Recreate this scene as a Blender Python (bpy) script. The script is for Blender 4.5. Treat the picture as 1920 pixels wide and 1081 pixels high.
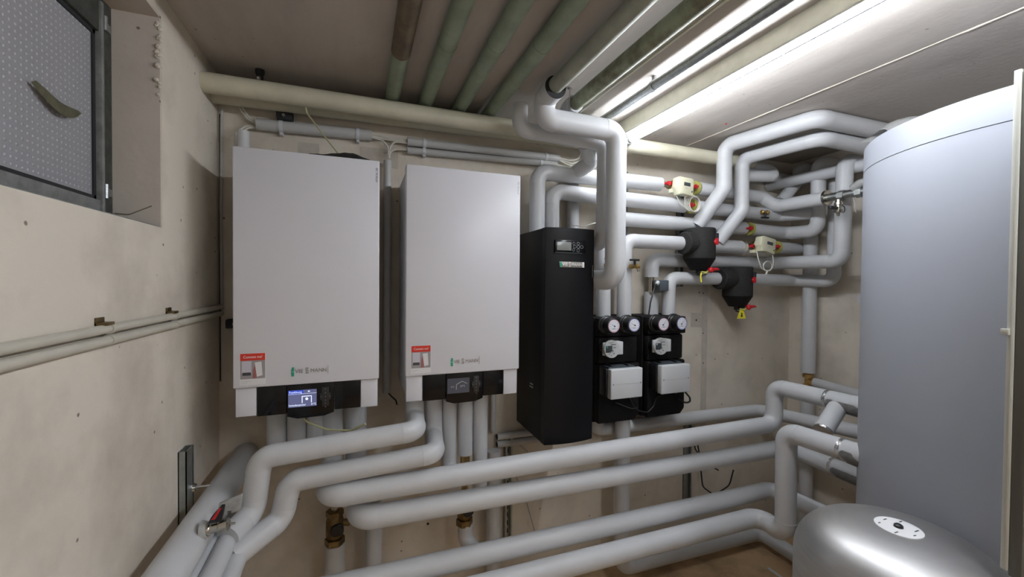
import bpy, bmesh, math, random
from mathutils import Vector, Matrix
random.seed(7)
for o in list(bpy.data.objects): bpy.data.objects.remove(o)
SC = bpy.context.scene
COL = SC.collection
H = 1.56            # eye level above the floor; heights below are given relative to it

# ------------------------------------------------------------------ camera
cam_d = bpy.data.cameras.new('camera'); cam = bpy.data.objects.new('camera', cam_d); COL.objects.link(cam)
yaw, pitch, roll = math.radians(20.348), math.radians(-0.958), math.radians(0.481)
fwd = Vector((math.sin(yaw)*math.cos(pitch), math.cos(yaw)*math.cos(pitch), math.sin(pitch)))
rgt = Vector((math.cos(yaw), -math.sin(yaw), 0)); upv = rgt.cross(fwd)
r2 = rgt*math.cos(roll)+upv*math.sin(roll); u2 = -rgt*math.sin(roll)+upv*math.cos(roll)
cam.matrix_world = Matrix(((r2.x,u2.x,-fwd.x,0),(r2.y,u2.y,-fwd.y,0),(r2.z,u2.z,-fwd.z,H),(0,0,0,1)))
cam_d.sensor_width = 36; cam_d.lens = 770.19/1920*36; cam_d.clip_start = 0.02; cam_d.clip_end = 60
SC.camera = cam
# ------------------------------------------------------------------ world, exposure
W = bpy.data.worlds.new('world'); SC.world = W; W.use_nodes = True
W.node_tree.nodes['Background'].inputs[0].default_value = (0.80, 0.86, 1.0, 1)
W.node_tree.nodes['Background'].inputs[1].default_value = 1.0
SC.view_settings.view_transform = 'Standard'; SC.view_settings.look = 'None'
SC.view_settings.gamma = 1; SC.view_settings.use_curve_mapping = False
SC.view_settings.exposure = 1.2
TUBE_STRENGTH = 42.0

# ------------------------------------------------------------------ materials
MATS = {}
def mat(name, col, rough=.5, metal=0., noise=0., scale=8., bump=0., bscale=60., spec=.5, emit=None, estr=0., stretch=(1,1,1), detail=6., col2=None, coat=0.):
    m = bpy.data.materials.new(name); m.use_nodes = True; nt = m.node_tree
    b = nt.nodes['Principled BSDF']
    b.inputs['Base Color'].default_value = (*col, 1); b.inputs['Roughness'].default_value = rough
    b.inputs['Metallic'].default_value = metal; b.inputs['Specular IOR Level'].default_value = spec
    b.inputs['Coat Weight'].default_value = coat
    if emit: b.inputs['Emission Color'].default_value = (*emit, 1); b.inputs['Emission Strength'].default_value = estr
    if noise or bump:
        tc = nt.nodes.new('ShaderNodeTexCoord'); mp = nt.nodes.new('ShaderNodeMapping')
        mp.inputs['Scale'].default_value = stretch; nt.links.new(tc.outputs['Object'], mp.inputs[0])
    if noise:
        n = nt.nodes.new('ShaderNodeTexNoise'); n.inputs['Scale'].default_value = scale; n.inputs['Detail'].default_value = detail
        n.inputs['Roughness'].default_value = .62
        nt.links.new(mp.outputs[0], n.inputs[0])
        r = nt.nodes.new('ShaderNodeValToRGB')
        c2 = col2 or tuple(c*(1-noise) for c in col)
        r.color_ramp.elements[0].position = .35; r.color_ramp.elements[0].color = (*c2, 1)
        r.color_ramp.elements[1].position = .62; r.color_ramp.elements[1].color = (*col, 1)
        nt.links.new(n.outputs[0], r.inputs[0]); nt.links.new(r.outputs[0], b.inputs['Base Color'])
    if bump:
        n2 = nt.nodes.new('ShaderNodeTexNoise'); n2.inputs['Scale'].default_value = bscale; n2.inputs['Detail'].default_value = 5
        nt.links.new(mp.outputs[0], n2.inputs[0])
        bp = nt.nodes.new('ShaderNodeBump'); bp.inputs['Strength'].default_value = bump; bp.inputs['Distance'].default_value = .004
        nt.links.new(n2.outputs[0], bp.inputs['Height']); nt.links.new(bp.outputs[0], b.inputs['Normal'])
    MATS[name] = m; return m

def plaster(name, col, stain, speck, streak=(1,1,1)):
    """painted concrete: broad stains, dark pin holes, fine relief"""
    m = mat(name, col, rough=.85, spec=.25)
    nt = m.node_tree; b = nt.nodes['Principled BSDF']; N = nt.nodes.new; L = nt.links.new
    tc = N('ShaderNodeTexCoord'); mp = N('ShaderNodeMapping'); mp.inputs['Scale'].default_value = streak; L(tc.outputs['Object'], mp.inputs[0])
    n1 = N('ShaderNodeTexNoise'); n1.inputs['Scale'].default_value = 3.2; n1.inputs['Detail'].default_value = 9; n1.inputs['Roughness'].default_value = .6
    L(mp.outputs[0], n1.inputs[0])
    r1 = N('ShaderNodeValToRGB'); r1.color_ramp.elements[0].position = .30; r1.color_ramp.elements[1].position = .56
    r1.color_ramp.elements[0].color = (*stain, 1); r1.color_ramp.elements[1].color = (*col, 1); L(n1.outputs[0], r1.inputs[0])
    v = N('ShaderNodeTexVoronoi'); v.inputs['Scale'].default_value = 13; L(tc.outputs['Object'], v.inputs[0])
    n2 = N('ShaderNodeTexNoise'); n2.inputs['Scale'].default_value = 90; n2.inputs['Detail'].default_value = 4; L(tc.outputs['Object'], n2.inputs[0])
    ad = N('ShaderNodeMath'); ad.operation = 'MULTIPLY_ADD'; ad.inputs[1].default_value = .05; L(n2.outputs[0], ad.inputs[0]); L(v.outputs['Distance'], ad.inputs[2])
    r2 = N('ShaderNodeValToRGB'); r2.color_ramp.elements[0].position = .068; r2.color_ramp.elements[1].position = .092
    r2.color_ramp.elements[0].color = (1,1,1,1); r2.color_ramp.elements[1].color = (0,0,0,1); L(ad.outputs[0], r2.inputs[0])
    mx = N('ShaderNodeMix'); mx.data_type = 'RGBA'; L(r2.outputs[0], mx.inputs['Factor']); L(r1.outputs[0], mx.inputs[6]); mx.inputs[7].default_value = (*speck, 1)
    L(mx.outputs[2], b.inputs['Base Color'])
    bp = N('ShaderNodeBump'); bp.inputs['Strength'].default_value = .35; bp.inputs['Distance'].default_value = .003
    n3 = N('ShaderNodeTexNoise'); n3.inputs['Scale'].default_value = 45; n3.inputs['Detail'].default_value = 8; L(tc.outputs['Object'], n3.inputs[0])
    L(n3.outputs[0], bp.inputs['Height']); L(bp.outputs[0], b.inputs['Normal'])
    return m

plaster('wall_paint', (.70,.638,.548), (.52,.468,.395), (.22,.19,.16))
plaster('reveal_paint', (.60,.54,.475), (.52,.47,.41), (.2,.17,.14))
plaster('ceiling_concrete', (.51,.47,.43), (.43,.39,.355), (.30,.27,.24), (2.5,.5,1))
mat('bare_concrete', (.55,.50,.43), .9, noise=.15, scale=20)
mat('floor_brown', (.72,.50,.29), .7, noise=.45, scale=5, bump=.2, bscale=40)
mat('insulation', (.575,.585,.60), .42, spec=.4, noise=.05, scale=5)
mat('elbow_shell', (.585,.595,.61), .36, spec=.45, noise=.03, scale=5)
mat('old_cream', (.60,.57,.44), .45, noise=.15, scale=7)
mat('old_green', (.27,.33,.24), .5, noise=.22, scale=9)
mat('old_greygreen', (.38,.40,.33), .5, noise=.25, scale=9)
mat('brown_wrap', (.15,.11,.065), .5, noise=.5, scale=14)
mat('green_rust', (.30,.34,.235), .55, noise=.5, scale=13, col2=(.13,.12,.07))
mat('pvc_grey', (.49,.485,.475), .45)
mat('pvc_cream', (.55,.52,.44), .45, noise=.06, scale=20)
mat('boiler_white', (.69,.69,.735), .33, spec=.45)
mat('boiler_side', (.62,.63,.66), .4)
mat('black_gloss', (.005,.005,.006), .16, spec=.3)
mat('black_satin', (.005,.005,.006), .42, spec=.22, bump=.05, bscale=400)
mat('black_foam', (.011,.010,.010), .65, spec=.2, noise=.3, scale=120, bump=.5, bscale=260)
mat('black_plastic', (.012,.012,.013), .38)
mat('grey_foam', (.030,.029,.028), .75, spec=.3, noise=.35, scale=140, bump=.5, bscale=260)
mat('light_plastic', (.60,.615,.63), .42)
mat('slate_plastic', (.07,.085,.10), .45)
mat('meter_cream', (.70,.68,.50), .45)
mat('brass', (.62,.43,.17), .28, metal=1., noise=.25, scale=40)
mat('old_brass', (.26,.19,.09), .4, metal=1., noise=.4, scale=50)
mat('nickel', (.55,.52,.46), .25, metal=1., noise=.15, scale=60)
mat('chrome', (.72,.73,.75), .18, metal=1.)
mat('galvanised', (.46,.48,.48), .38, metal=1., noise=.25, scale=60)
mat('strut_steel', (.40,.43,.42), .42, metal=.85, noise=.2, scale=30)
mat('brushed_steel', (.54,.535,.53), .46, metal=1., noise=.10, scale=6, stretch=(1,1,14))
mat('red_plastic', (.52,.012,.02), .35)
mat('yellow_foam', (.50,.48,.12), .8, noise=.3, scale=80)
mat('yellow_tag', (.85,.74,.03), .5)
mat('cable_white', (.62,.60,.53), .5)
mat('cable_grey', (.42,.41,.38), .5)
mat('cable_black', (.012,.012,.012), .45)
mat('cable_yellow', (.50,.49,.28), .5)
mat('tank_fabric', (.335,.352,.395), .42, spec=.5, noise=.02, scale=3)
mat('dark_gap', (.02,.02,.022), .8)
mat('grey_tape', (.40,.40,.39), .6, noise=.2, scale=60, bump=.5, bscale=80)
mat('foil', (.78,.78,.78), .2, metal=1., bump=.6, bscale=120)
mat('housing_white', (.50,.51,.50), .5)
mat('housing_side', (.60,.58,.47), .5, noise=.12, scale=20)
mat('cabinet_paint', (.50,.50,.45), .45)
mat('cabinet_dark', (.11,.105,.09), .6)
mat('window_frame', (.055,.058,.05), .6, noise=.5, scale=40, bump=.4, bscale=80)
mat('window_sash', (.23,.235,.225), .55, noise=.35, scale=30, bump=.3, bscale=80)
mat('dry_leaf', (.25,.235,.15), .8, noise=.3, scale=40)
mat('logo_green', (.03,.36,.22), .4)
mat('logo_grey', (.30,.28,.26), .35, metal=.4)
mat('logo_silver', (.62,.62,.60), .3, metal=.3)
mat('logo_white', (.85,.85,.85), .4)
mat('ink', (.05,.05,.06), .5)
mat('faint_ink', (.42,.42,.43), .5)
mat('sticker_white', (.74,.74,.75), .45)
mat('sticker_red', (.66,.035,.015), .4)
mat('print_grey', (.33,.31,.32), .4)
mat('print_lilac', (.56,.54,.60), .4)
mat('print_pink', (.36,.13,.13), .4)
mat('screen_lit', (.05,.06,.12), .2, emit=(.20,.21,.42), estr=.2)
mat('screen_blue', (.02,.04,.2), .2, emit=(.02,.06,.55), estr=.35)
mat('screen_white', (.8,.85,1), .3, emit=(.75,.85,1.0), estr=.36)
mat('screen_grey', (.085,.09,.115), .2)
mat('screen_line', (.42,.44,.48), .4)
mat('lcd', (.23,.24,.225), .22)
mat('lcd_dark', (.05,.06,.065), .25)
mat('button', (.02,.02,.022), .3)
mat('button_mark', (.35,.36,.38), .4)
mat('dial_white', (.78,.79,.85), .35)
mat('dial_red', (.70,.45,.54), .4)
mat('dial_blue', (.45,.47,.78), .4)
mat('plate_grey', (.50,.51,.51), .35)
mat('plastic_sheet', (.45,.45,.44), .35, noise=.2, scale=20, bump=.8, bscale=30)
mat('dark_sheet', (.03,.03,.035), .3, noise=.3, scale=30, bump=.8, bscale=40)
mat('tube_glass', (1,1,1), .3, emit=(.905,.95,1.02), estr=TUBE_STRENGTH*.84)
mat('bright_tube_glass', (1,1,1), .3, emit=(.905,.95,1.02), estr=TUBE_STRENGTH*1.25)  # same kind of tube, strength raised to add frontal light
# rippled window glass
m = mat('rippled_glass', (.62,.61,.64), .30, spec=.5); nt = m.node_tree; b = nt.nodes['Principled BSDF']
b.inputs['Transmission Weight'].default_value = .30; b.inputs['IOR'].default_value = 1.3
tc = nt.nodes.new('ShaderNodeTexCoord'); mp = nt.nodes.new('ShaderNodeMapping'); mp.inputs['Scale'].default_value = (1,1,1)
nt.links.new(tc.outputs['Object'], mp.inputs[0])
sx = nt.nodes.new('ShaderNodeSeparateXYZ'); nt.links.new(mp.outputs[0], sx.inputs[0])
def mth(op, a, b_=None):
    n = nt.nodes.new('ShaderNodeMath'); n.operation = op
    for i, q in enumerate((a, b_)):
        if q is None: continue
        if isinstance(q, float): n.inputs[i].default_value = q
        else: nt.links.new(q, n.inputs[i])
    return n.outputs[0]
sy = mth('SINE', mth('MULTIPLY', sx.outputs['Y'], 2*math.pi/.0145)); sz = mth('SINE', mth('MULTIPLY', sx.outputs['Z'], 2*math.pi/.0145))
knob = mth('MULTIPLY', mth('MAXIMUM', sy, 0.0), mth('MAXIMUM', sz, 0.0))       # raised knobs of the cast glass
bp = nt.nodes.new('ShaderNodeBump'); bp.inputs['Strength'].default_value = 1; bp.inputs['Distance'].default_value = .0025
nt.links.new(knob, bp.inputs['Height']); nt.links.new(bp.outputs[0], b.inputs['Normal'])
mxg = nt.nodes.new('ShaderNodeMix'); mxg.data_type = 'RGBA'; nt.links.new(knob, mxg.inputs['Factor'])
mxg.inputs[6].default_value = (.44,.435,.455,1); mxg.inputs[7].default_value = (.95,.95,1,1); nt.links.new(mxg.outputs[2], b.inputs['Base Color'])  # knobs also coloured lighter, standing in for light caught on the relief

# ------------------------------------------------------------------ builders
ORG = {}
class B:
    """collects shapes in one bmesh"""
    def __init__(s): s.bm = bmesh.new()
    def box(s, x0,x1,y0,y1,z0,z1, bevel=0, seg=2):
        t = bmesh.new(); v = [t.verts.new((x,y,z)) for x in (x0,x1) for y in (y0,y1) for z in (z0,z1)]
        for f in ((0,1,3,2),(4,6,7,5),(0,4,5,1),(2,3,7,6),(0,2,6,4),(1,5,7,3)): t.faces.new([v[i] for i in f])
        bmesh.ops.recalc_face_normals(t, faces=t.faces)
        if bevel: bmesh.ops.bevel(t, geom=t.edges[:], offset=bevel, segments=seg, profile=.5, affect='EDGES')
        s._join(t); return s
    def _join(s, t):
        me = bpy.data.meshes.new('tmp'); t.to_mesh(me); t.free(); s.bm.from_mesh(me); bpy.data.meshes.remove(me)
    def prism(s, poly, axis, a0, a1, bevel=0):
        """poly: 2-D outline, extruded along axis x/y/z from a0 to a1"""
        def P(u,v,a): return {'x':(a,u,v),'y':(u,a,v),'z':(u,v,a)}[axis]
        t = bmesh.new(); A = [t.verts.new(P(u,v,a0)) for u,v in poly]; C = [t.verts.new(P(u,v,a1)) for u,v in poly]
        n = len(poly); t.faces.new(A); t.faces.new(C[::-1])
        for i in range(n): t.faces.new((A[i],C[i],C[(i+1)%n],A[(i+1)%n]))
        bmesh.ops.recalc_face_normals(t, faces=t.faces)
        if bevel: bmesh.ops.bevel(t, geom=t.edges[:], offset=bevel, segments=2, profile=.5, affect='EDGES')
        s._join(t); return s
    def sweep(s, pts, r, seg=20, cap=True, closed=False):
        """round tube along a dense list of points; r number or list"""
        pts = [Vector(p) for p in pts]; n = len(pts); rr = r if isinstance(r,(list,tuple)) else [r]*n
        def tan(i):
            if closed: return (pts[(i+1)%n]-pts[i-1]).normalized()
            a = pts[max(i-1,0)]; c = pts[min(i+1,n-1)]
            if 0<i<n-1: return ((pts[i]-a).normalized()+(c-pts[i]).normalized()).normalized()
            return (c-a).normalized()
        T = tan(0); up = Vector((0,0,1)) if abs(T.z)<.9 else Vector((1,0,0)); U = (up-T*up.dot(T)).normalized()
        rings = []
        for i in range(n):
            T = tan(i); U = (U-T*U.dot(T)).normalized(); V = T.cross(U)
            rings.append([s.bm.verts.new(pts[i]+(U*math.cos(2*math.pi*k/seg)+V*math.sin(2*math.pi*k/seg))*rr[i]) for k in range(seg)])
        rg = range(n if closed else n-1)
        for i in rg:
            a, c = rings[i], rings[(i+1)%n]
            for k in range(seg): s.bm.faces.new((a[k],a[(k+1)%seg],c[(k+1)%seg],c[k]))
        if cap and not closed:
            s.bm.faces.new(rings[0][::-1]); s.bm.faces.new(rings[-1])
        return s
    def cyl(s, p0, p1, r0, r1=None, seg=24):
        return s.sweep([p0,p1], [r0, r0 if r1 is None else r1], seg)
    def lathe(s, o, ax, prof, seg=32):
        """prof: (distance along ax, radius) list"""
        o = Vector(o); ax = Vector(ax).normalized(); up = Vector((0,0,1)) if abs(ax.z)<.9 else Vector((1,0,0))
        U = (up-ax*up.dot(ax)).normalized(); V = ax.cross(U); rings = []
        for d, r in prof:
            if r < 1e-6: rings.append([s.bm.verts.new(o+ax*d)])
            else: rings.append([s.bm.verts.new(o+ax*d+(U*math.cos(2*math.pi*k/seg)+V*math.sin(2*math.pi*k/seg))*r) for k in range(seg)])
        for a, c in zip(rings, rings[1:]):
            for k in range(seg):
                k2 = (k+1)%seg
                if len(a)==1 and len(c)==1: continue
                if len(a)==1: s.bm.faces.new((a[0],c[k2],c[k]))
                elif len(c)==1: s.bm.faces.new((a[k],a[k2],c[0]))
                else: s.bm.faces.new((a[k],a[k2],c[k2],c[k]))
        if len(rings[0])>1: s.bm.faces.new(rings[0][::-1])
        if len(rings[-1])>1: s.bm.faces.new(rings[-1])
        return s
    def ring(s, c, ax, r_in, r_out, th, seg=28):
        s.lathe(c, ax, [(-th/2,r_in),(-th/2,r_out),(th/2,r_out),(th/2,r_in)], seg)
        return s
    def build(s, name, m, parent=None, origin=None, angle=38, label=None):
        bm = s.bm; bmesh.ops.recalc_face_normals(bm, faces=bm.faces)
        for f in bm.faces: f.smooth = True
        me = bpy.data.meshes.new(name); 
        if parent is not None: org = ORG[parent.name]
        else:
            if origin is None:
                xs=[v.co.x for v in bm.verts]; ys=[v.co.y for v in bm.verts]; zs=[v.co.z for v in bm.verts]
                origin = ((min(xs)+max(xs))/2,(min(ys)+max(ys))/2,min(zs))
            org = Vector(origin)
        bm.transform(Matrix.Translation(-org)); bm.to_mesh(me); bm.free()
        me.set_sharp_from_angle(angle=math.radians(angle))
        me.materials.append(MATS[m])
        o = bpy.data.objects.new(name, me); COL.objects.link(o)
        ORG[o.name] = org
        if parent is not None: o.parent = parent
        else: o.location = org+Vector((0,0,H))
        if label: o['label'] = label
        return o
def thing(name, label, cat, org, group=None):
    o = bpy.data.objects.new(name, None); COL.objects.link(o); o.empty_display_size = .05
    ORG[o.name] = Vector(org); o.location = Vector(org)+Vector((0,0,H))
    return tag(o, label, cat, group)
def tag(o, label, cat, group=None):
    o['label'] = label; o['category'] = cat
    if group: o['group'] = group
    return o
def struct(o): o['kind'] = 'structure'; return o
def text(body, size, x, y, z, m, parent, name, align='LEFT', up=False, ext=.0003, sx=1., space=1.):
    """flat lettering on a plane that faces -Y; up: rotated to read upwards"""
    cu = bpy.data.curves.new('tmp', 'FONT'); cu.body = body; cu.size = size; cu.align_x = align; cu.align_y = 'CENTER'; cu.extrude = ext; cu.space_character = space
    cu.resolution_u = 3
    ob = bpy.data.objects.new('tmp', cu); COL.objects.link(ob); dg = bpy.context.evaluated_depsgraph_get()
    me = bpy.data.meshes.new_from_object(ob.evaluated_get(dg)); bpy.data.objects.remove(ob); bpy.data.curves.remove(cu)
    b = B(); b.bm.from_mesh(me); bpy.data.meshes.remove(me)
    for v in b.bm.verts:
        u, w, d = v.co.x*sx, v.co.y, v.co.z
        v.co = (x-w, y-d, z+u) if up else (x+u, y-d, z+w)
    return b.build(name, m, parent, angle=20)
def arc(p0, p1, p2, rb, n=9):
    """points of the bend at p1; returns entry, exit and the bend list"""
    p0,p1,p2 = Vector(p0),Vector(p1),Vector(p2); a = (p0-p1).normalized(); c = (p2-p1).normalized()
    ang = math.acos(max(-1,min(1,a.dot(c))))
    if ang > math.pi-.02: return p1, p1, [p1]
    d = rb/math.tan(ang/2)
    d = min(d, (p0-p1).length*.49, (p2-p1).length*.49); R = d*math.tan(ang/2)
    e, x = p1+a*d, p1+c*d
    ctr = p1+(a+c).normalized()*math.hypot(R,d); n = max(3,n); out = []
    va, vc = e-ctr, x-ctr; th = va.angle(vc)
    for i in range(n+1):
        t = i/n; out.append(ctr+(va*math.sin((1-t)*th)+vc*math.sin(t*th))/math.sin(th))
    return e, x, out
def dense(pts, rb, n=6):
    pts=[Vector(p) for p in pts]; out=[pts[0]]
    for i in range(1,len(pts)-1): out += arc(pts[i-1],pts[i],pts[i+1],rb,n)[2]
    return out+[pts[-1]]
def run(name, label, pts, r, bend=None, m='insulation', me='elbow_shell', cat='pipe', group=None, collar=1.018, seg=28):
    """a pipe: straight sections and elbow shells as parts"""
    pts = [Vector(p) for p in pts]; bend = bend or r*1.45
    lo = min(pts, key=lambda p: p.z)
    t = thing(name, label, cat, (lo.x,lo.y,lo.z-r), group)
    start = pts[0]
    for i in range(1, len(pts)):
        if i < len(pts)-1:
            e, x, A = arc(pts[i-1], pts[i], pts[i+1], bend, 10)
            B().cyl(start, e, r, seg=seg).build('straight_section', m, t)
            ta = (A[0]-A[1]).normalized(); tb = (A[-1]-A[-2]).normalized(); c = r*.28
            B().sweep([A[0]+ta*c]+A+[A[-1]+tb*c], r*collar, seg).build('elbow', me, t)
            start = x
        else: B().cyl(start, pts[i], r, seg=seg).build('straight_section', m, t)
    return t
def cable(name, label, pts, r, m, rb=.02, cat='cable', group=None):
    return tag(B().sweep(dense(pts, rb), r, 8).build(name, m), label, cat, group)

# ------------------------------------------------------------------ the room
L_, D_, R_, F_, ZC, ZF = -.518, 1.91, 2.67, -1.6, .79, -1.56
T = .15
floor = struct(B().box(L_-T,R_+T,F_-T,D_+T,ZF-.12,ZF).build('floor','floor_brown'))
ceil = struct(B().box(L_-.6,1.758,F_-T,D_+T,ZC,ZC+.12).box(1.764,R_+T,F_-T,D_+T,ZC,ZC+.12).box(1.758,1.764,F_-T,D_+T,ZC+.008,ZC+.12).build('ceiling','ceiling_concrete', origin=(1,0,ZC)))
jb = B(); y=-.4; pts=[]
while y < 1.9: pts.append((1.766+random.uniform(-.0015,.0015), y, ZC+.0005)); y += .035
jb.sweep(pts, [random.uniform(.0025,.0045) for _ in pts], 8); jb.build('joint_bead','wall_paint',ceil)
wb = struct(B().box(L_-T,R_+T,D_,D_+T,ZF-.12,ZC).build('wall_back','wall_paint', origin=(1,D_,ZF)))
# bare strip and square left by former pipes on the back wall
B().prism([(1.925,-.86),(1.967,-.90),(1.967,-.02),(1.925,.0)],'y',D_-.0012,D_+.01).prism([(1.84,-.175),(1.925,-.18),(1.925,-.265),(1.84,-.26)],'y',D_-.0013,D_+.01).build('bare_patch','bare_concrete',wb)
B().prism([(.0,.50),(.16,.50),(.16,.58),(.0,.58)],'y',D_-.0012,D_+.01).build('bare_patch','bare_concrete',wb)
B().prism([(-.24,.46),(-.16,.46),(-.16,.57),(-.24,.57)],'y',D_-.0013,D_+.01).build('bare_patch','bare_concrete',wb)
hb = B()
for x,z in ((1.90,-.055),(1.93,-.06),(1.88,-.22),(1.935,-.30),(1.94,-.48),(1.43,-1.06),(.30,-1.13),(-.06,-.79)):
    hb.cyl((x,D_-.0015,z),(x,D_+.01,z),.006 if x<1.9 else .004,seg=10)
hb.build('drill_hole','dark_gap',wb)
WY0, WY1, WZ0, WZ1, WX = .30, 1.42, .142, .725, -.70
wl = struct(B().box(L_-.3,L_,F_-T,WY0,ZF-.12,ZC).box(L_-.3,L_,WY1,D_+T,ZF-.12,ZC).box(L_-.3,L_,WY0,WY1,ZF-.12,WZ0).box(L_-.3,L_,WY0,WY1,WZ1,ZC).build('wall_left','wall_paint', origin=(L_,.5,ZF)))
# darker plaster lining of the window niche, ragged along the arris
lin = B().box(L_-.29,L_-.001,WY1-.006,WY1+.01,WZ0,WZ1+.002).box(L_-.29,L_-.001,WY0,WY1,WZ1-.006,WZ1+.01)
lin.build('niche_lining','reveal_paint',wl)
lump = B()
for k in range(26):
    z = random.choice((random.uniform(.60,.71),random.uniform(.50,.62)))
    rr = random.uniform(.003,.009); lump.lathe((L_-.004+random.uniform(-.006,.004),WY1-.004+random.uniform(-.004,.002),z),(random.uniform(-.4,.4),random.uniform(-.4,.4),1),[(-rr,0),(-rr*.6,rr*.7),(0,rr),(rr*.7,rr*.6),(rr,0)],7)
lump.build('plaster_crumbs','wall_paint',wl)
struct(B().box(R_,R_+T,F_-T,D_+T,ZF-.12,ZC).build('wall_right','wall_paint', origin=(R_,.5,ZF)))
struct(B().box(L_-T,R_+T,F_-T,F_,ZF-.12,ZC).build('wall_front','wall_paint', origin=(1,F_,ZF)))

# window in the niche
win = thing('window_1','basement window with rippled glass in a grimy dark metal frame','window',(WX+.06,.86,WZ0)); struct(win)
xf = -.625
B().box(xf-.035,xf+.001,1.3605,WY1-.006,WZ0,WZ1).box(xf-.035,xf-.008,WY0,WY0+.05,WZ0,WZ1).box(xf-.035,xf-.008,WY0,WY1,WZ1-.03,WZ1-.006).box(xf-.035,xf-.002,WY0,WY1,WZ0-.001,WZ0+.02).build('frame','window_frame',win)
B().box(xf-.015,xf+.012,1.346,1.358,.165,.70,.002).build('sash_stile','window_sash',win)
B().box(xf-.015,xf+.008,WY0+.05,1.346,.163,.198,.003).build('sash_rail','window_sash',win)
B().box(xf-.015,xf+.008,WY0+.05,1.346,.622,.70,.003).build('sash_rail','window_frame',win)
B().box(xf-.012,xf-.001,WY0+.05,1.346,.198,.208).box(xf-.012,xf-.001,1.336,1.346,.198,.622).box(xf-.012,xf-.001,WY0+.05,1.346,.612,.622).build('glazing_seal','dark_gap',win)
B().box(xf-.011,xf-.005,WY0+.05,1.346,.196,.624).build('pane','rippled_glass',win)
for z in (.225,.655):
    hg = B().cyl((xf+.008,1.368,z-.018),(xf+.008,1.368,z+.018),.006,seg=12).box(xf+.001,xf+.006,1.362,1.405,z-.010,z+.010,.001)
    hg.build('hinge','galvanised',win)
B().box(xf-.012,xf+.1,WY0,WY1-.006,WZ0-.001,WZ0+.004).build('sill_strip','window_sash',win)
B().box(WX-.3,WX-.28,.1,1.7,-.1,.9).build('light_shaft','wall_paint',win)
lf = B(); n=12; vs=[]
for i in range(n+1):
    t=i/n; w=.016*math.sin(math.pi*min(1,t*.98+.03))**.6*(.6+.6*t); yy=1.120+.158*t; zz=.396-.006*t-.020*math.sin(math.pi*t)
    vs.append([lf.bm.verts.new((-.618+.004*math.sin(t*5+s),yy+w*.25*s,zz+w*s)) for s in (-1,-.3,.4,1)])
for a,c2 in zip(vs,vs[1:]):
    for k in range(3): lf.bm.faces.new((a[k],a[k+1],c2[k+1],c2[k]))
bmesh.ops.solidify(lf.bm, geom=lf.bm.faces[:], thickness=.0012)
tag(lf.build('dead_leaf','dry_leaf'),'curled dead leaf stuck to the rippled window glass','leaf')
tag(B().sweep(dense([(L_-.10,WY1-.009,.175),(L_-.07,WY1-.009,.173),(L_-.02,WY1-.009,.20)],.02),.0014,6).build('loose_string','dry_leaf'),'thin brown string dangling on the side of the window niche','string')

# ------------------------------------------------------------------ lamp
def batten(label, y0, y1, glass='tube_glass'):
    lamp = thing('fluorescent_lamp',label,'lamp',(1.23,(y0+y1)/2,.66))
    B().box(1.20,1.265,y0,y1,.725,ZC,.004).build('housing','housing_side',lamp)
    B().box(1.203,1.262,y0+.01,y1-.01,.721,.7255).build('reflector_tray','housing_white',lamp)
    B().box(1.2455,1.2515,y0+.02,y1-.02,.7202,.722).build('tray_dark_strip','black_plastic',lamp)  # added near-black strip that makes a grey line between bright tray and tube
    for y in (y0+.065,y1-.065): B().box(1.213,1.241,y-.012,y+.012,.672,.722,.003).build('tube_holder','housing_white',lamp)
    a, c = y0+.077, y1-.077
    B().cyl((1.227,a,.69),(1.227,c,.69),.0131,seg=20).build('tube',glass,lamp)
    for p,q in ((a,a+.015),(c-.015,c)): B().cyl((1.227,p,.69),(1.227,q,.69),.0137,seg=20).build('tube_cap','galvanised',lamp)
batten('long fluorescent ceiling batten with one glowing bare tube, ending near the back wall',.14,1.76)
batten('second fluorescent batten in line with the first, towards the room entrance',-1.5,.12,'bright_tube_glass')

# ------------------------------------------------------------------ ceiling pipes
run('ceiling_pipe','cream pipe running the whole back wall under the ceiling, in front of its twin',[(L_-.02,1.74,.69),(2.10,1.74,.688)],.035,m='old_cream')
run('ceiling_pipe','shaded cream pipe hidden behind and just below the front ceiling pipe',[(L_-.02,1.845,.694),(1.35,1.845,.712)],.034,m='old_cream')
for k,(x,z) in enumerate(((.126,.757),(.261,.757),(.408,.757),(.545,.757))):
    t = run('ceiling_pipe',['green ceiling pipe with a brown wrapped near end, leftmost of the green row','second green ceiling pipe from the left wall','third green ceiling pipe from the left wall, with a joint ring','fourth green ceiling pipe from the left wall, nearest the white elbow'][k],[(x,-1.5,z),(x,1.92,z)],.029,m='old_green')
    if k==0: B().sweep([(x,-1.5,z-.002),(x,1.41,z-.002)],.0315,24).build('brown_wrapping','brown_wrap',t)
    else: B().cyl((x,1.36-.05*k,z),(x,1.372-.05*k,z),.0305).build('joint_ring','old_green',t)
run('ceiling_pipe','grey-green ceiling pipe that plugs into the open white elbow',[(.686,-1.5,.735),(.686,1.47,.735)],.029,m='old_greygreen')
t = run('ceiling_pipe','rust-streaked green ceiling pipe right of the open white elbow',[(.838,-1.5,.742),(.838,1.60,.742)],.029,m='green_rust')
t = run('steel_conduit','bright galvanised conduit along the ceiling beside the lamp',[(1.055,-1.5,.752),(1.055,1.90,.752)],.019,m='galvanised')
for y in (1.30,.4): B().ring((1.055,y,.752),(0,1,0),.019,.0225,.016).box(1.05,1.06,y-.008,y+.008,.774,ZC).build('clamp','galvanised',t)
cable('ceiling_cable','thin pale cable fixed along the ceiling left of the bright conduit',[(.955,-1.2,.786),(.955,1.3,.786),(.955,1.85,.786)],.004,'cable_white')

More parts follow.
